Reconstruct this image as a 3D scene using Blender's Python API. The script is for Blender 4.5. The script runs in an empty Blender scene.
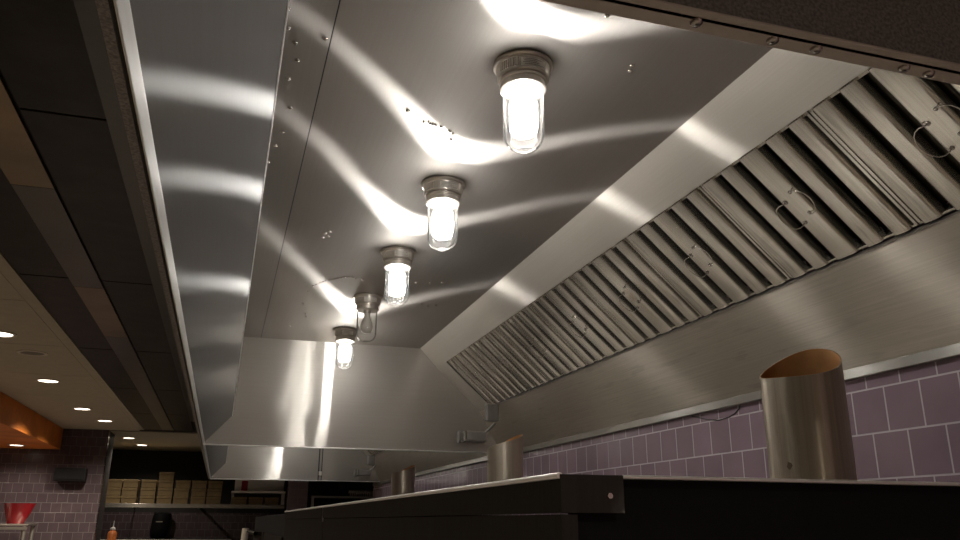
import bpy, bmesh, math, random
from mathutils import Vector, Matrix
random.seed(4)
SC = bpy.context.scene
COL = SC.collection
ZC = 1.57                      # eye height above the kitchen floor; helper z values are relative to it

# ------------------------------------------------------------------ materials
def new_mat(name):
    m = bpy.data.materials.new(name); m.use_nodes = True
    nt = m.node_tree; nt.nodes.clear()
    out = nt.nodes.new('ShaderNodeOutputMaterial')
    return m, nt, out

def N(nt, typ, **kw):
    n = nt.nodes.new(typ)
    for k, v in kw.items():
        if k in ('operation', 'noise_dimensions', 'blend_type', 'distribution', 'data_type', 'wave_type', 'bands_direction', 'feature'):
            setattr(n, k, v)
        else:
            n.inputs[k.replace('_', ' ')].default_value = v
    return n

def plain(name, col, rough=.5, metal=0., spec=.5, noise=.08, nscale=30, bump=0., coat=0.):
    m, nt, out = new_mat(name)
    p = N(nt, 'ShaderNodeBsdfPrincipled', Roughness=rough, Metallic=metal)
    p.inputs['Specular IOR Level'].default_value = spec
    p.inputs['Coat Weight'].default_value = coat
    tc = nt.nodes.new('ShaderNodeTexCoord')
    nz = N(nt, 'ShaderNodeTexNoise', Scale=nscale, Detail=4.)
    nt.links.new(tc.outputs['Object'], nz.inputs['Vector'])
    cr = nt.nodes.new('ShaderNodeValToRGB')
    c = Vector(col)
    cr.color_ramp.elements[0].position = .3; cr.color_ramp.elements[1].position = .7
    cr.color_ramp.elements[0].color = (*(c*(1-noise)), 1); cr.color_ramp.elements[1].color = (*(c*(1+noise)), 1)
    nt.links.new(nz.outputs['Fac'], cr.inputs['Fac'])
    nt.links.new(cr.outputs['Color'], p.inputs['Base Color'])
    if bump:
        b = N(nt, 'ShaderNodeBump', Strength=bump, Distance=.01)
        nt.links.new(nz.outputs['Fac'], b.inputs['Height']); nt.links.new(b.outputs['Normal'], p.inputs['Normal'])
    nt.links.new(p.outputs['BSDF'], out.inputs['Surface'])
    return m

def steel(name, tangent, grain, col=(.56, .53, .49), rough=.3, aniso=.85, broad=.45, broad_rough=.62, wav=.06, wavscale=1.4, dirt=.0, streak=0., stain_reflect=0.):
    """brushed stainless: a lobe spread across the grain plus a broad worn lobe"""
    m, nt, out = new_mat(name)
    tc = nt.nodes.new('ShaderNodeTexCoord')
    mp = nt.nodes.new('ShaderNodeMapping')
    sc = [260, 260, 260]
    for g_ in grain: sc['XYZ'.index(g_)] = 3
    mp.inputs['Scale'].default_value = sc
    nt.links.new(tc.outputs['Object'], mp.inputs['Vector'])
    nz = N(nt, 'ShaderNodeTexNoise', Scale=1., Detail=3.)
    nt.links.new(mp.outputs['Vector'], nz.inputs['Vector'])
    big = N(nt, 'ShaderNodeTexNoise', Scale=2.3, Detail=4.)
    nt.links.new(tc.outputs['Object'], big.inputs['Vector'])
    mixv = N(nt, 'ShaderNodeMath', operation='MULTIPLY_ADD'); mixv.inputs[1].default_value = .45; mixv.inputs[2].default_value = .1
    nt.links.new(nz.outputs['Fac'], mixv.inputs[0])
    add = N(nt, 'ShaderNodeMath', operation='MULTIPLY_ADD'); add.inputs[1].default_value = .35
    nt.links.new(big.outputs['Fac'], add.inputs[0]); nt.links.new(mixv.outputs[0], add.inputs[2])
    cr = nt.nodes.new('ShaderNodeValToRGB'); c = Vector(col)
    cr.color_ramp.elements[0].position = .3; cr.color_ramp.elements[1].position = .72
    cr.color_ramp.elements[0].color = (*(c*(.92-dirt)), 1); cr.color_ramp.elements[1].color = (*(c*1.04), 1)
    nt.links.new(add.outputs[0], cr.inputs['Fac'])
    tv = nt.nodes.new('ShaderNodeCombineXYZ')
    for i in range(3): tv.inputs[i].default_value = tangent[i]
    wv = N(nt, 'ShaderNodeTexNoise', Scale=wavscale, Detail=1.)
    nt.links.new(tc.outputs['Object'], wv.inputs['Vector'])
    bp = N(nt, 'ShaderNodeBump', Strength=wav, Distance=.25)
    nt.links.new(wv.outputs['Fac'], bp.inputs['Height'])
    if streak:
        b2 = N(nt, 'ShaderNodeBump', Strength=streak, Distance=.003)
        mp2 = nt.nodes.new('ShaderNodeMapping'); mp2.inputs['Scale'].default_value = [max(v*.35, 1.2) for v in sc]
        nt.links.new(tc.outputs['Object'], mp2.inputs['Vector'])
        nz2 = N(nt, 'ShaderNodeTexNoise', Scale=1., Detail=3.); nt.links.new(mp2.outputs['Vector'], nz2.inputs['Vector'])
        nt.links.new(nz2.outputs['Fac'], b2.inputs['Height']); nt.links.new(bp.outputs['Normal'], b2.inputs['Normal']); bp = b2
    colout = cr.outputs['Color']
    if stain_reflect:  # dark blotches: stains on the back panel, painted reflections on the filters
        mp3 = nt.nodes.new('ShaderNodeMapping'); mp3.inputs['Scale'].default_value = [5 if v < 100 else 34 for v in sc]
        nt.links.new(tc.outputs['Object'], mp3.inputs['Vector'])
        nz3 = N(nt, 'ShaderNodeTexNoise', Scale=1., Detail=2.); nt.links.new(mp3.outputs['Vector'], nz3.inputs['Vector'])
        c3 = nt.nodes.new('ShaderNodeValToRGB'); c3.color_ramp.elements[0].position = .60; c3.color_ramp.elements[1].position = .68
        nt.links.new(nz3.outputs['Fac'], c3.inputs['Fac'])
        mm = N(nt, 'ShaderNodeMath', operation='MULTIPLY'); mm.inputs[1].default_value = stain_reflect; nt.links.new(c3.outputs['Color'], mm.inputs[0])
        mc = nt.nodes.new('ShaderNodeMix'); mc.data_type = 'RGBA'; mc.inputs[7].default_value = (.05, .038, .026, 1)
        nt.links.new(mm.outputs[0], mc.inputs[0]); nt.links.new(colout, mc.inputs[6]); colout = mc.outputs[2]
    a = N(nt, 'ShaderNodeBsdfAnisotropic', Roughness=rough)
    a.inputs['Anisotropy'].default_value = -aniso
    nt.links.new(tv.outputs[0], a.inputs['Tangent']); nt.links.new(bp.outputs['Normal'], a.inputs['Normal'])
    b = N(nt, 'ShaderNodeBsdfPrincipled', Metallic=1., Roughness=broad_rough)
    nt.links.new(colout, a.inputs['Color']); nt.links.new(colout, b.inputs['Base Color'])
    mx = nt.nodes.new('ShaderNodeMixShader'); mx.inputs[0].default_value = broad
    nt.links.new(a.outputs[0], mx.inputs[1]); nt.links.new(b.outputs[0], mx.inputs[2])
    nt.links.new(mx.outputs[0], out.inputs['Surface'])
    return m

def emit(name, col, s):
    m, nt, out = new_mat(name)
    e = N(nt, 'ShaderNodeEmission', Strength=s); e.inputs['Color'].default_value = (*col, 1)
    nt.links.new(e.outputs[0], out.inputs['Surface']); return m

def clear_glass(name, film=.012):
    m, nt, out = new_mat(name)
    t = nt.nodes.new('ShaderNodeBsdfTransparent'); t.inputs[0].default_value = (.97, .97, .96, 1)
    g = N(nt, 'ShaderNodeBsdfGlossy', Roughness=.03)
    lw = N(nt, 'ShaderNodeLayerWeight', Blend=.12)
    mx = nt.nodes.new('ShaderNodeMixShader')
    nt.links.new(lw.outputs['Fresnel'], mx.inputs[0]); nt.links.new(t.outputs[0], mx.inputs[1]); nt.links.new(g.outputs[0], mx.inputs[2])
    tr = nt.nodes.new('ShaderNodeBsdfTranslucent'); tr.inputs[0].default_value = (.9, .88, .85, 1)
    m2 = nt.nodes.new('ShaderNodeMixShader'); m2.inputs[0].default_value = film
    nt.links.new(mx.outputs[0], m2.inputs[1]); nt.links.new(tr.outputs[0], m2.inputs[2])
    nt.links.new(m2.outputs[0], out.inputs['Surface']); return m

def tile(name, axes, size, col, col2, grout, rough=.12, off=(0, 0), mortar=.022):
    """glazed square tiles in half-offset courses; axes = which object axes run along / up the wall"""
    m, nt, out = new_mat(name)
    tc = nt.nodes.new('ShaderNodeTexCoord'); sx = nt.nodes.new('ShaderNodeSeparateXYZ'); cb = nt.nodes.new('ShaderNodeCombineXYZ')
    nt.links.new(tc.outputs['Object'], sx.inputs[0])
    for i, a in enumerate(axes):
        ad = N(nt, 'ShaderNodeMath', operation='ADD'); ad.inputs[1].default_value = off[i]
        nt.links.new(sx.outputs[a], ad.inputs[0]); nt.links.new(ad.outputs[0], cb.inputs[i])
    br = nt.nodes.new('ShaderNodeTexBrick'); br.offset = .5; br.squash = 1.
    br.inputs['Scale'].default_value = 1/size; br.inputs['Brick Width'].default_value = 1.; br.inputs['Row Height'].default_value = 1.
    br.inputs['Mortar Size'].default_value = mortar; br.inputs['Mortar Smooth'].default_value = .25; br.inputs['Bias'].default_value = 0.
    br.inputs['Color1'].default_value = (*col, 1); br.inputs['Color2'].default_value = (*col2, 1); br.inputs['Mortar'].default_value = (*grout, 1)
    nt.links.new(cb.outputs[0], br.inputs['Vector'])
    nz = N(nt, 'ShaderNodeTexNoise', Scale=5., Detail=3.); nt.links.new(tc.outputs['Object'], nz.inputs['Vector'])
    mul = nt.nodes.new('ShaderNodeMix'); mul.data_type = 'RGBA'; mul.blend_type = 'OVERLAY'; mul.inputs[0].default_value = .25
    nt.links.new(br.outputs['Color'], mul.inputs[6]); nt.links.new(nz.outputs['Fac'], mul.inputs[7])
    p = N(nt, 'ShaderNodeBsdfPrincipled', Roughness=rough)
    nt.links.new(mul.outputs[2], p.inputs['Base Color'])
    rr = N(nt, 'ShaderNodeMath', operation='MULTIPLY_ADD'); rr.inputs[1].default_value = .5; rr.inputs[2].default_value = rough
    nt.links.new(br.outputs['Fac'], rr.inputs[0]); nt.links.new(rr.outputs[0], p.inputs['Roughness'])
    hh = N(nt, 'ShaderNodeMath', operation='MULTIPLY_ADD'); hh.inputs[1].default_value = -1.
    sm = N(nt, 'ShaderNodeMath', operation='MULTIPLY'); sm.inputs[1].default_value = .35
    nt.links.new(nz.outputs['Fac'], sm.inputs[0])
    nt.links.new(br.outputs['Fac'], hh.inputs[0]); nt.links.new(sm.outputs[0], hh.inputs[2])
    b = N(nt, 'ShaderNodeBump', Strength=.35, Distance=.004)
    nt.links.new(hh.outputs[0], b.inputs['Height']); nt.links.new(b.outputs['Normal'], p.inputs['Normal'])
    nt.links.new(p.outputs[0], out.inputs['Surface']); return m

S2 = (.56, .53, .49)
M = dict(
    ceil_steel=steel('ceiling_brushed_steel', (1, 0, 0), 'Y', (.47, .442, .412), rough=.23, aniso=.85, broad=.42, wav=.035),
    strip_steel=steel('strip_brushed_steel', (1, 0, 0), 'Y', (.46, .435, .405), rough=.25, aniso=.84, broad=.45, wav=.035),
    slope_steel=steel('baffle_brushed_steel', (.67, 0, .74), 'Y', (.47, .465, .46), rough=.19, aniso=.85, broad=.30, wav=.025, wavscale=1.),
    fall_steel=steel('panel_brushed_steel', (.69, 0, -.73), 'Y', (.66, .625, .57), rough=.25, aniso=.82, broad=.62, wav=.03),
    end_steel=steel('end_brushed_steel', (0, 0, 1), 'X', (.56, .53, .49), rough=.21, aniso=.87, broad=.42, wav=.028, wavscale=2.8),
    back_steel=steel('back_brushed_steel', (.5, 0, -.85), 'Y', (.62, .565, .485), rough=.36, aniso=.75, broad=.5, dirt=.2, stain_reflect=.12),
    filt_steel=steel('filter_steel', (-.67, 1, -.74), 'XZ', (.92, .875, .79), rough=.19, broad=.16, aniso=.6, wav=0., dirt=.3, streak=.28, stain_reflect=.25),  # dark reflections on the bars are painted in as blotches
    gap_shade_steel=steel('gap_shade_rear_steel', (-.67, 1, -.74), 'XZ', (.13, .118, .098), rough=.2, broad=.3, aniso=.5, wav=0., dirt=.2),  # shade of the gaps between bars put into a darker rear colour
    hem_steel=steel('hem_steel', (.7, 0, .7), 'Y', (.90, .89, .87), rough=.3, aniso=.5, broad=.6),
    trim_steel=steel('trim_steel', (0, 0, 1), 'Y', (.44, .42, .385), rough=.26, aniso=.5, broad=.4, wav=.1),
    plain_steel=steel('satin_steel', (1, 0, 0), 'Y', (.54, .51, .47), rough=.3, aniso=.2, wav=0.),
    lamp_steel=steel('lamp_steel', (0, 0, 1), 'Z', (.80, .75, .69), rough=.2, aniso=.3, broad=.4, wav=.02),
    stack_steel=steel('stack_steel', (0, 0, 1), 'Z', (.60, .53, .43), rough=.34, aniso=.5, broad=.4, wav=.03, dirt=.25),
    detector=plain('box_grey', (.25, .235, .22), .45, .4),  # grey of the plain box by the back panel
    wire=plain('handle_wire', (.62, .58, .52), .25, 1.),
    dark_steel=steel('dark_steel', (0, 1, 0), 'Z', (.062, .058, .052), rough=.28, broad=.4, wav=.08, dirt=.2),
    hood_outer=plain('hood_outer_dark', (.20, .187, .175), .6, .0, noise=.5, nscale=300),
    flange=plain('flange_steel', (.50, .45, .40), .5, .0),
    black=plain('black_panel', (.005, .005, .0055), .6, 0., .12),
    black_gloss=plain('black_plastic', (.008, .008, .009), .4, 0., .25),
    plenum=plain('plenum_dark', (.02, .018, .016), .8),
    ceil_black=plain('smoked_ceiling_panel', (.028, .025, .0235), .34, .0, .08, noise=.35, nscale=8),
    ceil_warm_reflect=plain('warm_reflection_strip', (.20, .142, .082), .3, .6, noise=.25, nscale=4),  # warm reflection on the ceiling strip, painted as a brown panel colour
    ceil_grey=plain('grey_strip', (.075, .070, .066), .28, .6, noise=.2, nscale=5),
    ceil_edge=plain('dark_trim_strip', (.042, .041, .040), .3, .6),
    ceil_tan=plain('tan_ceiling', (.46, .42, .335), .85, noise=.06, nscale=12),
    groove=plain('dark_gap', (.006, .006, .006), .9),
    orange=plain('orange_plaster', (.74, .225, .03), .6, noise=.18, nscale=3),
    floor=tile('quarry_floor', (0, 1), .152, (.19, .165, .14), (.17, .145, .125), (.15, .135, .12), rough=.35),
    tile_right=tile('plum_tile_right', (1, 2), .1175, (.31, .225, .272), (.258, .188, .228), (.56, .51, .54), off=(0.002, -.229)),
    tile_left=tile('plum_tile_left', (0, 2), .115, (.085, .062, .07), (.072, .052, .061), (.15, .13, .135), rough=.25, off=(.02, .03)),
    tile_pillar=tile('plum_tile_pillar', (0, 2), .115, (.28, .22, .25), (.25, .195, .222), (.36, .33, .34), rough=.3),  # paler clone of the left tile, downlight glow put into the colour
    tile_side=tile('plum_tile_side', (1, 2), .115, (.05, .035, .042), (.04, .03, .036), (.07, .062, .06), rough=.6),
    far_dark=plain('dark_wall_paint', (.016, .014, .014), .7),
    wall_dim=plain('dim_wall_paint', (.14, .11, .09), .8),
    bulb_on=emit('lit_bulb', (1, .972, .93), 62.),
    bulb_off=plain('frosted_bulb', (.50, .47, .43), .35, noise=.05),
    glass=clear_glass('jar_glass'), hazy_glass=clear_glass('hazy_jar_glass', .10),  # second glass, for the unlit jar, has a stronger translucent share
    rating=plain('rating_label', (.62, .59, .54), .4, .6),
    ink=plain('label_ink', (.10, .09, .08), .6),
    lens=emit('downlight_lens', (1, .86, .68), 6.),
    lens_off=plain('unlit_lens', (.16, .13, .10), .5),
    rim=plain('downlight_rim', (.6, .55, .48), .5),
    kraft=plain('kraft_board', (.205, .145, .070), .8, noise=.12, nscale=14),
    kraft_dark=plain('kraft_fold', (.10, .06, .028), .8),
    red=plain('red_enamel', (.24, .008, .014), .25, coat=.3),
    red_tag=plain('red_sticker', (.55, .05, .08), .5),
    mint=plain('pale_green_plastic', (.46, .55, .46), .4),
    bottle=plain('orange_sauce', (.55, .17, .05), .35),
    white=plain('white_plastic', (.62, .60, .58), .4),
    pole=plain('pale_metal', (.55, .50, .42), .35, .5),
    screw=plain('screw_metal', (.42, .39, .36), .25, 1.),
    rivet=plain('rivet_metal', (.55, .52, .48), .22, 1.),
    cable=plain('black_cable', (.015, .014, .014), .5),
    soot=plain('soot_spot', (.17, .135, .095), .6),
    stack_in=plain('heat_tinted_inside', (.52, .27, .11), .42, .85, noise=.25, nscale=12),
    speaker_mesh=plain('speaker_mesh', (.006, .006, .007), .7, 0., .2, noise=.6, nscale=400),
)

# ------------------------------------------------------------------ shape helpers (x, y, z with z relative to the eye)
def W(p): return Vector((p[0], p[1], p[2] + ZC))

def add_prism(bm, pts, off):
    a = [bm.verts.new(W(p)) for p in pts]
    o = Vector(off)
    b = [bm.verts.new(W(Vector(p) + o)) for p in pts]
    n = len(pts)
    bm.faces.new(a); bm.faces.new(b[::-1])
    for i in range(n):
        bm.faces.new((a[i], b[i], b[(i+1) % n], a[(i+1) % n]))

def add_box(bm, lo, hi):
    x0, y0, z0 = lo; x1, y1, z1 = hi
    add_prism(bm, [(x0, y0, z0), (x1, y0, z0), (x1, y1, z0), (x0, y1, z0)], (0, 0, z1-z0))

def add_tube(bm, pts, r, seg=10, cap=True):
    P = [W(p) for p in pts]; rings = []
    up = None
    for i, p in enumerate(P):
        d = (P[min(i+1, len(P)-1)] - P[max(i-1, 0)]).normalized()
        if up is None:
            up = Vector((0, 0, 1)) if abs(d.z) < .9 else Vector((1, 0, 0))
        s = d.cross(up).normalized(); u = s.cross(d).normalized(); up = u
        rr = r[i] if isinstance(r, (list, tuple)) else r
        rings.append([bm.verts.new(p + (s*math.cos(2*math.pi*k/seg) + u*math.sin(2*math.pi*k/seg))*rr) for k in range(seg)])
    for a, b in zip(rings, rings[1:]):
        for k in range(seg):
            bm.faces.new((a[k], a[(k+1) % seg], b[(k+1) % seg], b[k]))
    if cap:
        bm.faces.new(rings[0][::-1]); bm.faces.new(rings[-1])

def add_lathe(bm, c, prof, seg=40, cap0=True, cap1=True):
    c = W(c); rings = []
    for r, z in prof:
        if r < 1e-6: rings.append([bm.verts.new(c + Vector((0, 0, z)))])
        else: rings.append([bm.verts.new(c + Vector((r*math.cos(2*math.pi*k/seg), r*math.sin(2*math.pi*k/seg), z))) for k in range(seg)])
    for a, b in zip(rings, rings[1:]):
        if len(a) == 1 and len(b) == 1: continue
        for k in range(seg):
            k2 = (k+1) % seg
            if len(a) == 1: bm.faces.new((a[0], b[k2], b[k]))
            elif len(b) == 1: bm.faces.new((a[k], a[k2], b[0]))
            else: bm.faces.new((a[k], a[k2], b[k2], b[k]))
    if cap0 and len(rings[0]) > 1: bm.faces.new(rings[0][::-1])
    if cap1 and len(rings[-1]) > 1: bm.faces.new(rings[-1])

def add_dome(bm, c, n, r, h, seg=12):
    """small round head sitting on a surface with normal n"""
    n = Vector(n).normalized(); t = n.orthogonal().normalized(); b = n.cross(t); c = W(c); rings = []
    for f, g in ((1, 0), (.92, .45), (.62, .85)):
        rings.append([bm.verts.new(c + (t*math.cos(2*math.pi*k/seg)+b*math.sin(2*math.pi*k/seg))*r*f + n*h*g) for k in range(seg)])
    top = bm.verts.new(c + n*h)
    for p, q in zip(rings, rings[1:]):
        for k in range(seg): bm.faces.new((p[k], p[(k+1) % seg], q[(k+1) % seg], q[k]))
    for k in range(seg): bm.faces.new((rings[-1][k], rings[-1][(k+1) % seg], top))
    bm.faces.new(rings[0][::-1])

def root_loc(o):
    v = Vector((0, 0, 0))
    while o is not None:
        v += o.location; o = o.parent
    return v

def obj(name, bm, m, parent=None, smooth=False, bevel=0., origin=None):
    """link bm (world coordinates) as ONE mesh object, kept relative to its parent or origin"""
    bmesh.ops.recalc_face_normals(bm, faces=bm.faces)
    base = root_loc(parent) if parent else (W(origin) if origin else Vector((0, 0, 0)))
    bmesh.ops.translate(bm, verts=bm.verts, vec=-base)
    me = bpy.data.meshes.new(name); bm.to_mesh(me); bm.free()
    me.materials.append(M[m])
    o = bpy.data.objects.new(name, me); COL.objects.link(o)
    if parent: o.parent = parent
    else: o.location = base
    if smooth:
        for p in me.polygons: p.use_smooth = True
        md = o.modifiers.new('edge', 'EDGE_SPLIT'); md.split_angle = math.radians(38)
    if bevel:
        md = o.modifiers.new('bevel', 'BEVEL'); md.width = bevel; md.segments = 2; md.limit_method = 'ANGLE'
    return o

def BM(): return bmesh.new()
def boxes(*bs):
    bm = BM()
    for lo, hi in bs: add_box(bm, lo, hi)
    return bm
def prism(pts, off):
    bm = BM(); add_prism(bm, pts, off); return bm
def tube(pts, r, seg=10):
    bm = BM(); add_tube(bm, pts, r, seg); return bm

def thing(name, label, cat, loc, group=None):
    o = bpy.data.objects.new(name, None); COL.objects.link(o)
    o.empty_display_size = .05; o.location = W(loc); tag(o, label, cat, group); return o
def tag(o, label, cat, group=None):
    o['label'] = label; o['category'] = cat
    if group: o['group'] = group
    return o
def struct(name, bm, m, **kw):
    o = obj(name, bm, m, **kw); o['kind'] = 'structure'; return o
def copy_tree(o, parent=None):
    c = o.copy(); COL.objects.link(c)
    if parent: c.parent = parent
    for ch in list(o.children): copy_tree(ch, c)
    return c

# ------------------------------------------------------------------ the room
FZ = -ZC; CZ = 1.10; WX = 1.65
struct('floor', boxes(((-3.6, -3.2, FZ-.05), (3.4, 14.7, FZ))), 'floor')
struct('wall_right', boxes(((WX, -3.2, FZ), (WX+.12, 9.35, CZ))), 'tile_right', origin=(WX, 0, 0))
struct('wall_rear', boxes(((-3.6, -3.3, FZ), (3.4, -3.2, CZ))), 'wall_dim')
struct('wall_left', boxes(((-3.7, -3.2, FZ), (-3.6, 11.35, CZ))), 'wall_dim')
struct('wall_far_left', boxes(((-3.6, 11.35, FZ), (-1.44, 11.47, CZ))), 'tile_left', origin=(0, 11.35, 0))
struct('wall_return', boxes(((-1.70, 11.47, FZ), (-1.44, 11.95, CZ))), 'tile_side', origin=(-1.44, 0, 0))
struct('wall_alcove', boxes(((-2.4, 11.47, FZ), (-2.3, 14.5, CZ))), 'far_dark')
struct('wall_far_upper', boxes(((-2.4, 14.5, .12), (3.4, 14.6, CZ))), 'far_dark')
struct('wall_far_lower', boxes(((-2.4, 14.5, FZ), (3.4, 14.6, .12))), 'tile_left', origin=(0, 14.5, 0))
struct('wall_far_right', boxes(((3.3, 9.35, FZ), (3.4, 14.5, CZ))), 'far_dark')
struct('wall_pillar', boxes(((.985, 12.9, FZ), (1.27, 13.2, CZ))), 'tile_pillar', origin=(0.03, 12.9, 0))
struct('ceiling', boxes(((-3.6, -3.2, CZ+.012), (3.4, 14.6, CZ+.06))), 'groove')

# tan acoustic tiles on the left, thin joints between them
xs = [-3.58, -2.30, -1.075]
ys = [-3.2, -1.5, -.28, .94, 2.16, 3.38, 4.60, 5.82, 7.04, 8.26, 9.48, 11.34]
for i in range(len(xs)-1):
    for j in range(len(ys)-1):
        struct('ceiling_tile', boxes(((xs[i]+.003, ys[j]+.003, CZ), (xs[i+1]-.003, ys[j+1]-.003, CZ+.012))), 'ceil_tan')
struct('ceiling_tile', boxes(((-2.29, 11.48, CZ), (.3, 14.5, CZ+.012))), 'ceil_tan')
struct('trim_1', boxes(((-1.070, -3.2, CZ-.006), (-1.004, 11.1, CZ+.012))), 'ceil_tan')
# smoked black panels between the tan ceiling and the hood
py = [-3.2, -1.2, .55, 2.30, 4.07, 5.83, 7.6, 9.4, 11.1]
for j in range(len(py)-1):
    a, b = py[j]+.007, py[j+1]-.007
    struct('ceiling_panel', boxes(((-.640, a, CZ), (-.412, b, CZ+.01))), 'ceil_black')
    struct('ceiling_panel', boxes(((-1.000, a, CZ), (-.790, b, CZ+.01))), 'ceil_black')
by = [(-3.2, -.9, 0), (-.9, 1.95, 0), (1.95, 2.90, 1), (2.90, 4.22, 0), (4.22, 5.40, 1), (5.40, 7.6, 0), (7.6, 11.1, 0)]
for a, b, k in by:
    struct('ceiling_strip', boxes(((-.788, a+.002, CZ-.001), (-.652, b-.002, CZ+.01))), 'ceil_warm_reflect' if k else 'ceil_grey')
struct('trim_2', boxes(((-.410, -3.2, CZ-.012), (-.140, 9.9, CZ+.01))), 'ceil_edge')
# orange bulkhead
struct('wall_bulkhead', boxes(((-3.58, 2.5, .84), (-1.97, 11.34, CZ-.002))), 'orange', bevel=.004)
# steel trim capping the plum tiles under the hood
struct('trim_3', boxes(((WX-.022, .5, .379), (WX, 9.3, .407))), 'trim_steel', bevel=.002)

# ------------------------------------------------------------------ hoods
LIP, CRE = (-.1135, .417), (.022, .570)
HC = 1.03
def P(xz, y): return (xz[0], y, xz[1])
F0, F1 = (1.216, .912), (1.500, .655)       # top and bottom of the filter bank
BB = (1.632, .405)
RF = (1.104, HC)

def sheet(pa, pb, y0, y1, t=.003):
    """a rectangular sheet running along y between two profile points, thickened away from the hood inside"""
    d = Vector((pb[0]-pa[0], 0, pb[1]-pa[1])).normalized()
    n = Vector((-d.z, 0, d.x))          # left of the direction of travel = outside when going front to back
    return prism([P(pa, y0), P(pb, y0), P(pb, y1), P(pa, y1)], n*t)

def make_hood(name, label, y0, y1, near_end):
    r = thing(name, label, 'range hood', (.7, (y0+y1)/2, .405))
    obj('baffle_panel', sheet(LIP, CRE, y0, y1), 'slope_steel', r)
    obj('front_hem', prism([(-.121, y0, .403), (-.119, y0, .403), (-.1115, y0, .416), (-.113, y0, .420), (-.125, y0, .420)], (0, y1-y0, 0)), 'hem_steel', r, bevel=.001)
    obj('crease_hem', tube([(.0205, y0, .571), (.0205, y1, .571)], .0025, 10), 'hem_steel', r, smooth=True)
    obj('plenum_face', boxes(((.014, y0, .573), (.017, y1, HC))), 'plain_steel', r)
    obj('front_skirt', boxes(((-.136, y0, .406), (-.126, y1, 1.098))), 'hood_outer', r)
    obj('ceiling_strip', boxes(((.017, y0, HC), (.1395, y1, HC+.003))), 'strip_steel', r)
    obj('ceiling_sheet', boxes(((.1425, y0, HC), (RF[0], y1, HC+.003))), 'ceil_steel', r)
    obj('sheet_seam', boxes(((.139, y0, HC+.002), (.143, y1, HC+.006))), 'groove', r)
    obj('filter_header', sheet(RF, F0, y0, y1), 'fall_steel', r)
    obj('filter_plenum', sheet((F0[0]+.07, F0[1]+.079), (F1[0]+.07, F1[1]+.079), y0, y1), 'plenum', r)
    obj('back_panel', sheet(F1, BB, y0, y1), 'back_steel', r)
    # grease rail under the filters
    d = Vector((F1[0]-F0[0], 0, F1[1]-F0[1])).normalized(); n = Vector((d.z, 0, -d.x))   # n points into the hood
    g0 = Vector(P(F1, y0)); bm = BM()
    add_prism(bm, [g0 - d*.001 + n*.004, g0 + d*.002 + n*.004, g0 + d*.002 - n*.01, g0 - d*.001 - n*.01], (0, y1-y0, 0))
    obj('grease_rail', bm, 'plain_steel', r)
    prof = [LIP, CRE, (.026, HC), RF, F0, F1, (BB[0], BB[1]), (BB[0], .404), (-.118, .404)]
    obj('far_end_panel', prism([P(q, y1-.005) for q in prof], (0, .004, 0)), 'end_steel', r)
    # folded edge along the bottom of the far end
    obj('far_end_hem', tube([(-.118, y1-.006, .405), (BB[0], y1-.006, .405)], .004, 10), 'hem_steel', r, smooth=True)
    if near_end:
        obj('near_end_panel', prism([P(q, y0) for q in [(-.136, .409), (-.136, 1.098), (WX, 1.098), (WX, .409)]], (0, -.004, 0)), 'hood_outer', r)
        obj('near_end_flange', boxes(((-.136, y0-.012, .409), (WX-.004, y0+.016, .412))), 'flange', r, bevel=.001)
        for bx, bz in ((.20, .514), (.351, .508), (.430, .511), (.476, .511), (.576, .512), (.606, .513), (.74, .512)):
            bm = BM(); add_dome(bm, (bx, bz, .409), (0, 0, -1), .0058, .0045); obj('flange_bolt', bm, 'screw', r, smooth=True)
    return r

Y0, Y1, Y2 = .506, 4.805, 8.85
hood = make_hood('range_hood', 'long brushed stainless steel exhaust hood overhead lit by five jar lamps', Y0, Y1, True)
hood2 = make_hood('range_hood', 'second stainless hood seen beyond and below the near hood end panel', Y1+.01, Y2, False)
bm = boxes(((.962, Y2-.012, .408), (.972, Y2-.006, HC)), ((.995, Y2-.012, .408), (1.003, Y2-.006, HC)))
obj('panel_seam', bm, 'groove', hood2)
obj('seam_bracket', boxes(((.968, Y2-.03, .46), (.998, Y2-.012, .50))), 'plain_steel', hood2)

# rivets and weld dots on the hood ceiling
rv = [(.040, 1.499), (.046, 1.569), (.065, 1.623), (.076, 1.693), (.063, 1.785), (.069, 2.075), (.056, 2.17), (.043, 2.294), (.079, 1.93),
      (.834, 1.477), (.840, 1.500), (.691, 1.317), (.128, 1.586), (.376, 1.852), (.283, 2.871), (.298, 2.901), (.281, 2.918), (.298, 2.843),
      (.753, 3.398), (.817, 3.391), (.867, 3.361), (.865, 3.749), (.903, 3.778), (.938, 3.750)]
for x, y in rv:
    bm = BM(); add_dome(bm, (x, y, HC), (0, 0, -1), .0065, .0045); obj('rivet', bm, 'rivet', hood, smooth=True)
dots = [(.430, 1.898), (.443, 1.894), (.457, 1.904), (.465, 1.905), (.481, 1.909), (.511, 1.927), (.524, 1.942), (.527, 1.976), (.448, 1.901),
        (.302, 3.928), (.332, 4.129), (.343, 4.193), (.279, 4.428), (.300, 3.70), (.315, 3.59), (.326, 3.56), (.340, 3.531), (.351, 3.51), (.362, 3.491), (.374, 3.475), (.385, 3.459),
        (.396, 3.449), (.407, 3.439), (.424, 3.422), (.436, 3.412), (.448, 3.404), (.468, 3.405), (.485, 3.413), (.514, 3.425)]
for x, y in dots:
    bm = BM(); add_dome(bm, (x, y, HC), (0, 0, -1), .0050, .004, 8); obj('weld_dot', bm, 'screw', hood, smooth=True)

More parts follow.
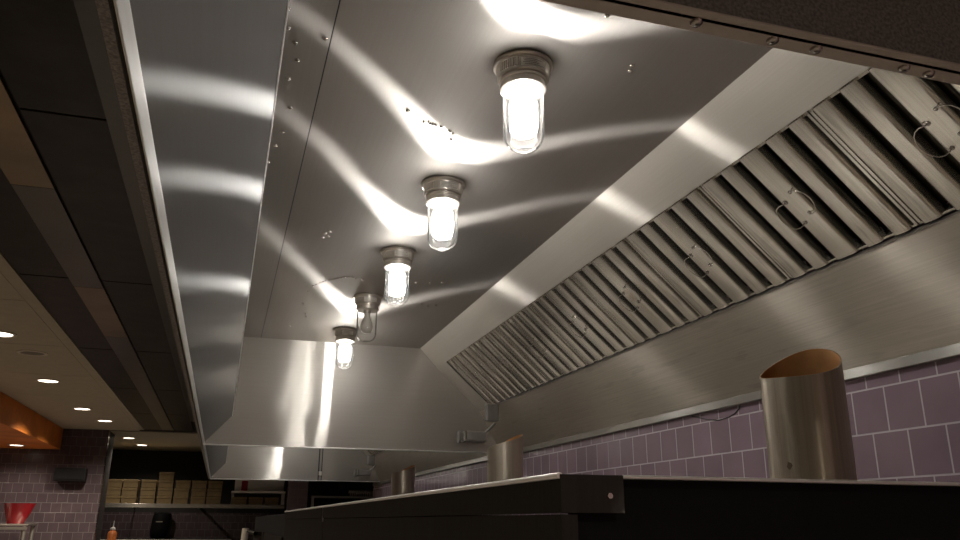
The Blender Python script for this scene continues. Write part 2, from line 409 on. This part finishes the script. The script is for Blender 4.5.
# ------------------------------------------------------------------ baffle filters
fd = Vector((F1[0]-F0[0], 0, F1[1]-F0[1])); FL = fd.length; fd.normalize(); fn = Vector((fd.z, 0, -fd.x))
FW = .46
def FP(u, v, w, y): return Vector(P(F0, y)) + Vector((0, u, 0)) + fd*v + fn*w
def fbox(bm, u0, u1, v0, v1, w0, w1, y):
    add_prism(bm, [FP(u0, v0, w0, y), FP(u1, v0, w0, y), FP(u1, v1, w0, y), FP(u0, v1, w0, y)], fn*(w1-w0))
def channel(bm, u0, u1, v0, v1, w, depth, y, t=.0016):
    """rounded hat channel running down the slope, folded edges pointing away (depth<0) or towards (depth>0)"""
    r = .010 * (1 if depth < 0 else 1)
    s = -1 if depth < 0 else 1
    pr = [(u0, w+depth), (u0, w+s*r)]
    for k in range(1, 5):
        a = k/5*math.pi/2
        pr.append((u0 + r*(1-math.cos(a)), w + s*r*(1-math.sin(a))))
    pr.append((u0+r, w)); 
    pr += [(u0+u1-a, b) for a, b in pr[::-1]]
    inn = []
    m_ = (u0+u1)/2
    for a, b in pr:
        inn.append((a + (t if a < m_ else -t), b + s*(t if abs(b-(w+depth)) > 1e-6 else 0)))
    loop = pr + inn[::-1]
    va = [bm.verts.new(W(FP(a, v0, b, y))) for a, b in loop]; vb = [bm.verts.new(W(FP(a, v1, b, y))) for a, b in loop]
    k = len(loop)
    for i in range(k):
        bm.faces.new((va[i], va[(i+1) % k], vb[(i+1) % k], vb[i]))
    h = len(pr)
    for vv in (va, vb):
        for i in range(h-1): bm.faces.new((vv[i], vv[i+1], vv[k-2-i], vv[k-1-i]))

def make_filter(y):
    r = thing('grease_filter', '', 'grease filter', tuple(Vector(P(F1, y+FW/2))), 'baffle grease filters along the hood')
    bm = BM()
    fbox(bm, .002, FW-.002, .001, .010, -.045, -.012, y); fbox(bm, .002, FW-.002, FL-.012, FL-.006, -.045, -.012, y)
    fbox(bm, .002, .010, .006, FL-.008, -.045, -.012, y); fbox(bm, FW-.010, FW-.002, .006, FL-.008, -.045, -.012, y)
    obj('filter_frame', bm, 'filt_steel', r)
    pitch = [.0875, .0875, .11, .0875, .0875]
    bm = BM(); u = 0; mids = []
    for p in pitch:
        channel(bm, u+.018, u+p-.018, .004, FL-.008, .0, -.026, y); u += p
    obj('front_baffles', bm, 'filt_steel', r, smooth=True)
    bm = BM(); u = 0
    for p in pitch[:-1]:
        u += p
        channel(bm, u-.027, u+.027, .010, FL-.012, -.056, .016, y)
    for e in (.0, FW):
        fbox(bm, max(e-.027, .003), min(e+.027, FW-.003), .010, FL-.012, -.058, -.056, y)
    obj('rear_baffles', bm, 'gap_shade_steel', r, smooth=True)
    uc = FW/2
    for s in (-1, 1):
        vo = .195 + s*.010
        pts = [(uc + s*.020, vo-.036, .001), (uc + s*.022, vo-.038, .008)]
        for k in range(9):
            a = -math.pi/2 + k/8*math.pi
            pts.append((uc + s*(.034 + .032*math.cos(a)), vo + .040*math.sin(a), .011))
        pts += [(uc + s*.022, vo+.038, .008), (uc + s*.020, vo+.036, .001)]
        h = obj('handle', tube([FP(*p, y) for p in pts], .0015, 8), 'wire', r, smooth=True)
        for dv in (-.040, .040):
            bm = BM(); add_dome(bm, FP(uc + s*.018, vo+dv*.9, .0, y), fn, .0055, .0035, 8)
            obj('handle_rivet', bm, 'screw', h, smooth=True)
    return r
FY0 = .506 + .404 - .0
f0 = make_filter(FY0)
names = ['baffle filter nearest the camera, cut by the frame edge, with wire handle',
         'second baffle filter from the right, between nearest filter and third, steel bars and wire handles',
         'third baffle filter from the right in the slanted filter row',
         'fourth baffle filter from the right in the slanted filter row',
         'fifth baffle filter from the right in the slanted filter row',
         'third baffle filter from the far end of the near hood',
         'second baffle filter from the far end of the near hood',
         'last baffle filter touching the end strip at the hood far end']
f0['label'] = names[0]
for i in range(1, 8):
    c = copy_tree(f0); c.location.y += FW*i; c['label'] = names[i]
# blank cover strips closing the filter row at both ends
def blank(ya, yb, parent):
    bm = BM(); fbox(bm, 0, yb-ya, 0, FL, -.003, 0, ya); obj('filter_blank', bm, 'fall_steel', parent)
blank(Y0, FY0-.002, hood); blank(FY0+8*FW+.002, Y1-.005, hood)
for i in range(2):     # the filters of the far hood that show between the two hoods
    c = copy_tree(f0); c.location.y += (7.72 - FY0) + FW*i
    c['label'] = ['baffle filter of the far hood, nearer of the two glimpsed under the near hood', 'baffle filter at the far end of the far hood'][i]
    c['group'] = 'baffle grease filters in the far hood'
blank(Y1+.01, 7.715, hood2); blank(8.645, Y2-.005, hood2)

# ------------------------------------------------------------------ vapour-proof jar lamps
def make_lamp(x, y, lit):
    z = HC
    r = thing('jar_lamp', '', 'lamp', (x, y, z), 'jar lamps on the near hood ceiling')
    bm = BM(); add_lathe(bm, (x, y, z), [(.064, 0), (.070, -.002), (.071, -.008), (.068, -.012), (.0635, -.013), (.0625, -.022), (.0610, -.046), (.0590, -.049), (.050, -.050)], 56)
    base = obj('lamp_base', bm, 'lamp_steel', r, smooth=True)
    bm = BM()                                                     # raised ribs round the base
    for k in range(9):
        a = math.radians(195 + k*5.5)
        c = (x + .0635*math.cos(a), y + .0635*math.sin(a))
        add_tube(bm, [(c[0], c[1], z-.018), (c[0], c[1], z-.044)], .0022, 6)
    obj('base_rib', bm, 'lamp_steel', base, smooth=True)
    bm = BM(); A = [math.radians(246 + k*7) for k in range(9)]     # rating label curved round the base
    for a, b in zip(A, A[1:]):
        add_prism(bm, [(x+.0632*math.cos(a), y+.0632*math.sin(a), z-.020), (x+.0632*math.cos(b), y+.0632*math.sin(b), z-.020),
                       (x+.0624*math.cos(b), y+.0624*math.sin(b), z-.044), (x+.0624*math.cos(a), y+.0624*math.sin(a), z-.044)],
                  (.0010*math.cos(a), .0010*math.sin(a), 0))
    lab = obj('rating_label', bm, 'rating', base)
    bm = BM()
    for row, (s, e) in enumerate(((250, 296), (252, 282), (250, 290), (254, 300))):
        zz = z-.0235-row*.0052; st = list(range(s, e, 4))
        for a, b in zip(st, st[1:]):
            a, b = math.radians(a), math.radians(b-.8)
            R1 = .0646
            add_prism(bm, [(x+R1*math.cos(a), y+R1*math.sin(a), zz), (x+R1*math.cos(b), y+R1*math.sin(b), zz),
                           (x+R1*math.cos(b), y+R1*math.sin(b), zz-.0014), (x+R1*math.cos(a), y+R1*math.sin(a), zz-.0014)], (.0004*math.cos(a), .0004*math.sin(a), 0))
    obj('label_lines', bm, 'ink', base)
    bm = BM(); add_lathe(bm, (x, y, z), [(.050, -.049), (.0545, -.051), (.0545, -.058), (.052, -.060), (.052, -.066), (.054, -.068), (.054, -.078), (.050, -.081), (.046, -.081)], 56)
    obj('threaded_collar', bm, 'lamp_steel', r, smooth=True)
    bm = BM(); add_lathe(bm, (x, y, z), [(.046, -.080), (.0475, -.084), (.0478, -.110), (.0478, -.212), (.0460, -.224), (.041, -.235), (.033, -.246), (.024, -.251), (.012, -.253), (0, -.2535)], 56, cap0=False)
    g = obj('glass_jar', bm, 'glass' if lit else 'hazy_glass', r, smooth=True)
    bm = BM(); add_lathe(bm, (x, y, z), [(.014, -.252), (.016, -.256), (.012, -.259), (0, -.2595)], 24)
    obj('jar_nub', bm, 'glass', g, smooth=True)
    bm = BM(); add_lathe(bm, (x, y, z), [(.018, -.081), (.018, -.098)], 24); obj('lamp_socket', bm, 'lamp_steel', r, smooth=True)
    if lit: pr = [(.018, -.098), (.027, -.104), (.032, -.118), (.0325, -.180), (.031, -.198), (.024, -.209), (0, -.213)]
    else: pr = [(.014, -.098), (.015, -.118), (.024, -.140), (.030, -.165), (.030, -.178), (.024, -.198), (.012, -.207), (0, -.209)]
    bm = BM(); add_lathe(bm, (x, y, z), pr, 32)
    obj('bulb', bm, 'bulb_on' if lit else 'bulb_off', r, smooth=True)
    for o in r.children_recursive:
        o.data.transform(Matrix.Diagonal((1, 1, .865, 1)))
    return r
LX = .588; LY = [1.556, 2.290, 2.994, 3.705, 4.435]
l0 = make_lamp(LX, LY[0], True)
l0['label'] = 'lit jar lamp nearest the camera, largest on the hood ceiling'
ll = ['lit jar lamp second from the front on the hood ceiling', 'lit jar lamp in the middle of the row, just before the unlit one', None, 'small lit jar lamp at the far end of the row by the end panel']
for i in (1, 2, 4):
    c = copy_tree(l0); c.location.y = LY[i]; c['label'] = ll[i-1]
loff = make_lamp(LX, LY[3], False); loff['label'] = 'unlit jar lamp with dark grey bulb, fourth in the row'
for i, y in enumerate((6.0, 7.2, 8.3)):       # the far hood's own lamps, behind the end panel, lighting its far panel
    c = copy_tree(l0); c.location.y = y; c['group'] = 'jar lamps in the far hood'; c['label'] = 'lit jar lamp in the far hood behind the near hood end panel'

# ------------------------------------------------------------------ heat detectors on the hood end panels
def detector(y, label):
    r = thing('heat_detector', label, 'heat detector', (1.45, y, .49), 'heat detectors at the hood back corners')
    bm = BM(); add_tube(bm, [(1.328, y, .485), (1.338, y, .485)], .036, 20); obj('flange_plate', bm, 'detector', r, smooth=True)
    obj('mounting_bracket', boxes(((1.338, y-.02, .462), (1.352, y+.02, .508)), ((1.40, y+.03, .47), (1.44, y+.095, .50))), 'detector', r)
    obj('junction_box', boxes(((1.366, y-.032, .457), (1.505, y+.032, .520))), 'detector', r, bevel=.012)
    obj('box_collar', boxes(((1.352, y-.034, .455), (1.378, y+.034, .522))), 'trim_steel', r, bevel=.010)
    obj('probe_tube', tube([(1.488, y-.01, .510), (1.530, y-.03, .548), (1.552, y-.05, .575)],   .0085, 12), 'trim_steel', r, smooth=True)
    obj('grey_box', boxes(((1.425, y-.26, .555), (1.500, y-.215, .655))), 'detector', r, bevel=.006)  # plain grey box where a grey patch sits by the back panel
    return r
detector(4.70, 'grey heat detector with slanted probe on the near hood end panel')
detector(8.72, 'small grey heat detector on the far hood end panel, near stack top')

# ------------------------------------------------------------------ exhaust stacks
def make_stack(cx, cy, z0, zc, sr, sb, label, soot=None):
    """round steel flue with its top cut on a slant: zc at the centre, sr rise to the right, sb rise towards the back (as seen from the aisle)"""
    v = Vector((cx, cy)).normalized(); rt = Vector((v.y, -v.x)); R = .075; seg = 56
    r = thing('exhaust_stack', label, 'exhaust stack', (cx, cy, z0), 'exhaust stacks rising behind the shelf')
    def ring(rad, top):
        out = []
        for k in range(seg):
            a = 2*math.pi*k/seg; d = Vector((math.cos(a), math.sin(a)))*rad
            wob = .006*math.sin(2*a+.6)
            zz = zc + sr*d.dot(rt) + sb*d.dot(v) + wob if top else z0
            out.append((cx+d.x, cy+d.y, zz))
        return out
    def wall(r0, name, m, flip):
        bm = BM(); lo = [bm.verts.new(W(p)) for p in ring(r0, False)]; hi = [bm.verts.new(W(p)) for p in ring(r0, True)]
        lo2 = [bm.verts.new(W(p)) for p in ring(r0-.0012, False)]; hi2 = [bm.verts.new(W(p)) for p in ring(r0-.0012, True)]
        for k in range(seg):
            j = (k+1) % seg
            bm.faces.new((lo[k], lo[j], hi[j], hi[k])); bm.faces.new((lo2[j], lo2[k], hi2[k], hi2[j])); bm.faces.new((hi[k], hi[j], hi2[j], hi2[k])); bm.faces.new((lo[j], lo[k], lo2[k], lo2[j]))
        return obj(name, bm, m, r, smooth=True)
    wall(R, 'stack_shell', 'stack_steel', False); wall(R-.0014, 'stack_lining', 'stack_in', True)
    if soot:
        for ang, zz, s in soot:
            a0 = math.atan2(-v.y, -v.x) + ang; bm = BM(); n = 9
            c = [(a0 + s*math.cos(2*math.pi*k/n)*(1+.3*math.sin(3*k))/R, zz + s*math.sin(2*math.pi*k/n)*(1.2+.3*math.cos(2*k))) for k in range(n)]
            add_prism(bm, [(cx+(R+.0003)*math.cos(a), cy+(R+.0003)*math.sin(a), z) for a, z in c], (.0003*math.cos(a0), .0003*math.sin(a0), 0))
            obj('soot_spot', bm, 'soot', r)
    return r
make_stack(1.041, 1.272, .0476, .289, .167, .487, 'large steel exhaust stack with slanted open top in front of plum tiles', [(-.50, .098, .0055)])
make_stack(1.120, 3.235, .047, .320, .41, .10, 'middle steel exhaust stack with slant cut top below the heat detector')
make_stack(1.105, 5.192, .0362, .315, .38, .10, 'smallest and farthest steel exhaust stack beyond the near hood')

# ------------------------------------------------------------------ dark equipment shelf in the foreground
SX, SY, ST = .338, .80, .0475
r = thing('equipment_shelf', 'long black equipment shelf across the foreground with steel top edge', 'shelf', (1.0, 2.7, ST-.6))
SE = 4.58
obj('top_sheet', boxes(((SX, SY, ST-.002), (1.60, SE, ST))), 'plain_steel', r)
obj('side_rail', boxes(((SX, SY+.002, ST-.0385), (SX+.02, 2.877, ST-.002)), ((SX, 2.883, ST-.0385), (SX+.02, SE, ST-.002))), 'dark_steel', r, bevel=.0008)
obj('top_edge', tube([(SX-.0006, SY, ST-.001), (SX-.0006, SE, ST-.001)], .0032, 12), 'hem_steel', r, smooth=True)
obj('side_panel', boxes(((SX+.003, SY+.004, ST-.62), (SX+.02, 2.877, ST-.040)), ((SX+.003, 2.883, ST-.62), (SX+.02, SE, ST-.040))), 'dark_steel', r)
obj('seam_strip', boxes(((SX-.001, 2.875, ST-.05), (SX+.004, 2.885, ST-.002))), 'plain_steel', r)
obj('front_panel', boxes(((SX+.02, SY+.018, ST-.62), (1.60, SY+.03, ST-.003))), 'black', r)
obj('front_edge', tube([(SX+.072, SY, ST-.0012), (1.60, SY, ST-.0012)], .0022, 12), 'hem_steel', r, smooth=True)
b = obj('corner_bracket', boxes(((SX, SY-.002, ST-.0385), (SX+.072, SY+.001, ST+.0004)), ((SX-.0008, SY-.002, ST-.0385), (SX+.001, SY+.05, ST+.0004))), 'dark_steel', r, bevel=.0006)
bm = BM(); add_tube(bm, [(SX+.0545, SY-.0015, .0265), (SX+.0545, SY-.0048, .0265)], .0032, 6); obj('hex_screw', bm, 'screw', b, smooth=True)
obj('corner_post', boxes(((SX, SY, ST-.62), (SX+.006, SY+.006, ST-.040))), 'dark_steel', r)
for z in (-.45,):
    obj('lower_body', boxes(((SX+.02, SY+.04, FZ), (1.60, SE-.05, ST-.62))), 'black', r)

# line cabinet beyond it with handles
r = thing('line_cabinet', 'dark cookline cabinet beyond the shelf with a pale door handle', 'cabinet', (.9, 6.8, FZ))
obj('body', boxes(((.352, SE+.04, FZ), (1.60, 8.6, .036))), 'black', r, bevel=.004)
obj('door', boxes(((.340, 4.75, -.7), (.3515, 6.6, -.085))), 'dark_steel', r, bevel=.004)
obj('door', boxes(((.340, 6.75, -.7), (.3515, 8.5, -.085))), 'dark_steel', r, bevel=.004)
h = obj('handle_rail', tube([(.29, 8.5, -.098), (.29, 6.9, -.098)], .016, 12), 'dark_steel', r, smooth=True)
obj('handle_post', tube([(.275, 8.87, -.075), (.262, 8.87, -.36)], .034, 12), 'pole', r, smooth=True)
obj('handle_bracket', boxes(((.28, 8.42, -.11), (.3515, 8.48, -.085)), ((.28, 6.9, -.11), (.3515, 6.96, -.085))), 'dark_steel', r)

# ------------------------------------------------------------------ thin cable on the tiles
pts = [(1.6475, 2.325, .385), (1.6475, 2.338, .369), (1.6475, 2.364, .355), (1.6475, 2.400, .347), (1.6475, 2.461, .343), (1.6475, 2.536, .354), (1.6475, 2.633, .378)]
tag(obj('cable', tube(pts, .0022, 8), 'cable', origin=(1.6475, 2.46, .343), smooth=True), 'thin black cable drooping over the plum tiles below the steel trim', 'cable')

# ------------------------------------------------------------------ downlights
def downlight(x, y, z, label, on=True, power=110., hidden=False):
    r = thing('recessed_downlight', label, 'downlight', (x, y, z), 'recessed ceiling downlights')
    bm = BM(); add_lathe(bm, (x, y, z), [(.072, 0), (.098, 0), (.098, -.005), (.092, -.008), (.078, -.008), (.072, -.002)], 40, False, False)
    obj('trim_ring', bm, 'rim', r, smooth=True)
    bm = BM(); add_lathe(bm, (x, y, z), [(.078, -.001), (.078, -.004), (0, -.004)], 40); obj('lens', bm, 'lens' if on else 'lens_off', r)
    if on:
        d = bpy.data.lights.new('downlight_beam', 'SPOT'); d.energy = power; d.color = (1, .87, .70); d.spot_size = math.radians(150); d.spot_blend = .6; d.shadow_soft_size = .06
        l = bpy.data.objects.new('downlight_beam', d); COL.objects.link(l); l.parent = r; l.location = (0, 0, -.02)
    return r
downlight(-1.40, 5.51, CZ, 'lit recessed downlight at the left frame edge in tan ceiling', power=150)
downlight(-1.45, 7.36, CZ, 'largest lit recessed downlight in the middle of the tan ceiling', power=150)
downlight(-1.45, 9.18, CZ, 'second lit recessed downlight along the tan ceiling, before the dim faint one', power=140)
downlight(-1.36, 10.24, CZ, 'faint lit recessed downlight near the end of the tan ceiling', power=110)
downlight(-1.33, 6.11, CZ, 'unlit recessed downlight on tan ceiling left of the black panels', on=False)
downlight(-1.30, 12.35, CZ, 'lit recessed downlight just past the tile wall corner', power=34)
downlight(-1.22, 13.45, CZ, 'farthest lit recessed downlight above the box shelf', power=34)
downlight(-2.35, 10.80, .84, 'lit recessed downlight under the orange bulkhead', power=24)
for i, y in enumerate((3.4, 1.4, -.6, -2.4)):  # unseen downlights added as fill, continuing the visible row
    downlight(-1.45, y, CZ, 'added fill downlight extending the aisle row beside or behind the camera', power=95)
for x, y in ((.5, -1.5), (1.2, -2.4)):  # unseen downlights added to brighten the near hood end
    downlight(x, y, CZ, 'added unseen fill downlight on the kitchen ceiling behind the camera', power=120)

# ------------------------------------------------------------------ left background: wall speaker, rack, bowl, tub
r = thing('wall_speaker', 'black box speaker mounted on the plum tile wall', 'speaker', (-1.78, 11.34, .53))
obj('cabinet', boxes(((-1.975, 11.18, .455), (-1.615, 11.33, .615))), 'black_gloss', r, bevel=.01)
obj('grille', boxes(((-1.955, 11.172, .475), (-1.635, 11.18, .600))), 'speaker_mesh', r, bevel=.003)
obj('wall_bracket', boxes(((-1.83, 11.32, .50), (-1.73, 11.349, .57))), 'black', r)

RZ = -.045
r = thing('steel_rack', 'stainless steel rack in the lower left corner under the red bowl', 'rack', (-2.4, 10.6, FZ))
obj('top_shelf', boxes(((-2.95, 10.35, RZ-.02), (-2.005, 10.85, RZ))), 'plain_steel', r, bevel=.006)
obj('shelf_rim', boxes(((-2.95, 10.34, RZ-.06), (-2.005, 10.352, RZ-.03))), 'plain_steel', r)
for x in (-2.93, -2.04):
    for y in (10.38, 10.82):
        obj('leg', tube([(x, y, FZ), (x, y, RZ-.02)], .022, 12), 'plain_steel', r, smooth=True)
obj('lower_shelf', boxes(((-2.95, 10.35, -.9), (-2.005, 10.85, -.88))), 'plain_steel', r)

r = thing('serving_bowl', 'shiny red slant sided bowl on the steel rack', 'bowl', (-2.19, 10.6, RZ))
def add_boat(bm, cx, cy, z, prof, sx, sy, seg=32, thick=.008):
    rings = []
    for f, zz in prof: rings.append([bm.verts.new(W((cx + sx*f*math.cos(2*math.pi*k/seg) + .02*zz/.2, cy + sy*f*math.sin(2*math.pi*k/seg), z + zz))) for k in range(seg)])
    for a, b in zip(rings, rings[1:]):
        for k in range(seg): bm.faces.new((a[k], a[(k+1) % seg], b[(k+1) % seg], b[k]))
    bm.faces.new(rings[0][::-1]); bm.faces.new(rings[-1])
bm = BM(); add_boat(bm, -2.185, 10.6, RZ, [(.50, 0), (.56, .010), (.78, .11), (.98, .215), (1.0, .222), (.95, .222), (.74, .11), (.45, .018)], .165, .15)
obj('bowl_body', bm, 'red', r, smooth=True)
bm = BM(); add_tube(bm, [(-2.352, 10.5, .165), (-2.39, 10.49, .190), (-2.43, 10.49, .188)], .012, 8); obj('pouring_handle', bm, 'red', r, smooth=True)
r = thing('plastic_tub', 'pale green plastic tub on the rack left of the red bowl', 'tub', (-2.43, 10.42, RZ))
bm = BM(); add_lathe(bm, (-2.425, 10.44, RZ), [(.062, 0), (.066, .01), (.078, .14), (.080, .145), (.075, .145), (.06, .02)], 28); obj('tub_body', bm, 'mint', r, smooth=True)
bm = BM(); add_lathe(bm, (-2.425, 10.44, RZ), [(.082, .140), (.084, .150), (.080, .162), (0, .166)], 28); obj('tub_lid', bm, 'white', r, smooth=True)

# ------------------------------------------------------------------ far shelf with kraft boxes
SHY0, SHY1, SHZ = 13.2, 13.6, .232
r = thing('wall_shelf', 'long stainless shelf on the far wall carrying kraft boxes', 'shelf', (-.3, 13.4, SHZ))
obj('shelf_plate', boxes(((-1.75, SHY0, SHZ-.012), (.955, SHY1, SHZ))), 'plain_steel', r)
obj('front_lip', boxes(((-1.75, SHY0-.006, SHZ-.055), (.955, SHY0, SHZ+.004))), 'trim_steel', r, bevel=.004)
for x in (-1.3, -.3, .8):
    bm = prism([(x, SHY0+.05, SHZ-.012), (x, 14.495, SHZ-.012), (x, 14.495, SHZ-.06)], (.01, 0, 0)); obj('bracket', bm, 'black', r)
SU = .405
r = thing('steel_overshelf', 'small stainless overshelf with red tag above the last three boxes', 'shelf', (.57, 13.4, SHZ))
obj('top_plate', boxes(((.155, SHY0-.01, SU), (.955, SHY1, SU+.03))), 'hem_steel', r, bevel=.003)
obj('back_sheet', boxes(((.20, SHY1-.05, SU+.03), (.955, SHY1-.03, .70))), 'hem_steel', r)
obj('end_post', boxes(((.900, SHY0, SHZ+.001), (.950, SHY0+.05, SU))), 'plain_steel', r)
obj('end_post', boxes(((.160, SHY1-.06, SHZ+.001), (.200, SHY1-.01, SU))), 'plain_steel', r)
obj('red_tag', boxes(((.30, SHY1-.054, SU+.035), (.395, SHY1-.050, .60))), 'red_tag', r)
BW, BH, BD = .212, .115, .30
def make_box(x, y, z):
    r = thing('kraft_box', '', 'cardboard box', (x, y, z), 'kraft takeout boxes on the far shelf')
    obj('tray', boxes(((x-BW/2+.004, y-BD/2, z), (x+BW/2-.004, y+BD/2, z+BH*.68))), 'kraft', r, bevel=.005)
    obj('lid', boxes(((x-BW/2, y-BD/2-.004, z+BH*.66), (x+BW/2, y+BD/2+.004, z+BH-.002))), 'kraft', r, bevel=.005)
    obj('fold_line', boxes(((x-BW/2+.003, y-BD/2-.006, z+BH*.640), (x+BW/2-.003, y-BD/2+.002, z+BH*.675))), 'kraft_dark', r)
    return r
stacks = [(-1.505, 3, 'first stack by the tile corner'), (-1.285, 3, 'second stack from the left'), (-1.04, 3, 'third stack from the left'), (-.795, 4, 'tallest stack'),
          (-.56, 3, 'stack just right of the tallest'), (-.325, 3, 'stack second left of the overshelf'), (-.09, 3, 'stack beside the overshelf')]
tiers = ['bottom', 'second', 'third', 'top']
bx0 = None
for x, n, w in stacks:
    for k in range(n):
        z = SHZ + k*BH; jx = random.uniform(-.008, .008)
        if bx0 is None: c = bx0 = make_box(x, 13.40, z)
        else: c = copy_tree(bx0); c.location = W((x+jx, 13.40, z))
        nm = 'top' if k == n-1 else tiers[k]
        c['label'] = f'{nm} kraft box of the {w} on far shelf'
for i, x in enumerate((.285, .525, .765)):
    c = copy_tree(bx0); c.location = W((x, 13.42, SHZ)); c['label'] = ['left', 'middle', 'right'][i] + ' kraft box of the three under the steel overshelf'

# sauce bottle with pump straw and wall dispenser under the shelf
CT = -.26
r = thing('prep_counter', 'low dark prep counter under the far box shelf', 'counter', (-.6, 12.8, FZ))
obj('worktop', boxes(((-1.69, 12.35, CT-.03), (.2, 13.0, CT))), 'plain_steel', r)
obj('body', boxes(((-1.68, 12.38, FZ), (.19, 12.98, CT-.03))), 'black', r)
r = thing('sauce_bottle', 'orange sauce bottle with thin spout beside the tile corner', 'bottle', (-1.37, 12.5, CT))
bm = BM(); add_lathe(bm, (-1.365, 12.5, CT), [(.058, 0), (.060, .01), (.060, .085), (.052, .105), (.030, .125), (.028, .135), (0, .135)], 28); obj('bottle_body', bm, 'bottle', r, smooth=True)
bm = BM(); add_lathe(bm, (-1.365, 12.5, CT), [(.036, .133), (.036, .155), (.018, .165), (0, .166)], 24); obj('cap', bm, 'white', r, smooth=True)
obj('spout', tube([(-1.365, 12.5, CT+.16), (-1.360, 12.5, CT+.25)], [.009, .004], 10), 'white', r, smooth=True)
r = thing('soap_dispenser', 'black wall dispenser hanging below the box shelf', 'dispenser', (-.90, 14.40, -.1))
bm = BM(); add_boat(bm, -.895, 14.38, -.27, [(.70, 0), (.86, .02), (.98, .12), (1., .30), (.92, .37), (.6, .39)], .145, .10); obj('housing', bm, 'black_gloss', r, smooth=True)
obj('window_strip', boxes(((-.945, 14.272, -.03), (-.845, 14.285, -.015))), 'plain_steel', r)
obj('back_plate', boxes(((-1.0, 14.46, -.28), (-.79, 14.497, .12))), 'black', r)

# things past the pillar: shelf, small black unit, coiled white hose
r = thing('side_shelf', 'dim grey shelf past the tile pillar in the far right gap', 'shelf', (1.9, 12.9, .30))
obj('shelf_plate', boxes(((1.29, 12.6, .335), (2.6, 13.0, .36))), 'plain_steel', r)
obj('shelf_leg', boxes(((1.30, 12.62, FZ), (1.34, 12.66, .335))), 'plain_steel', r)
obj('shelf_leg', boxes(((2.54, 12.62, FZ), (2.58, 12.66, .335))), 'plain_steel', r)
tag(obj('control_unit', boxes(((1.70, 12.65, .361), (1.83, 12.85, .58))), 'black_gloss', origin=(1.76, 12.75, .36), bevel=.012), 'small black upright unit on the dim shelf past the pillar', 'unit')
hp = [(1.87 + .42*t/96, 12.70 + .035*math.cos(t*.95), .408 + .035*math.sin(t*.95)) for t in range(97)]
tag(obj('coiled_hose', tube(hp, .010, 6), 'white', origin=(2.05, 12.7, .36), smooth=True), 'white coiled hose lying on the dim shelf by the black unit', 'hose')

# ------------------------------------------------------------------ world, camera, colour
w = bpy.data.worlds.new('kitchen_air'); SC.world = w; w.use_nodes = True
w.node_tree.nodes['Background'].inputs[0].default_value = (.05, .045, .04, 1); w.node_tree.nodes['Background'].inputs[1].default_value = .3
cd = bpy.data.cameras.new('camera'); cam = bpy.data.objects.new('camera', cd); COL.objects.link(cam)
cd.sensor_width = 36; cd.lens = 30.0; cd.clip_start = .02; cd.clip_end = 60
R = Matrix(((.954, -.093, -.283), (-.298, -.285, -.911), (.004, .954, -.300)))
ex = Vector(R.col[0]).normalized(); ez = Vector(R.col[2]); ez = (ez - ez.dot(ex)*ex).normalized(); ey = ez.cross(ex)
mw = Matrix.Identity(4)
for i in range(3): mw[i][0], mw[i][1], mw[i][2] = ex[i], ey[i], ez[i]
mw.translation = (0, 0, ZC)
cam.matrix_world = mw
SC.camera = cam
vs = SC.view_settings
vs.view_transform = 'Standard'; vs.look = 'None'; vs.gamma = 1; vs.use_curve_mapping = False; vs.exposure = 0.08
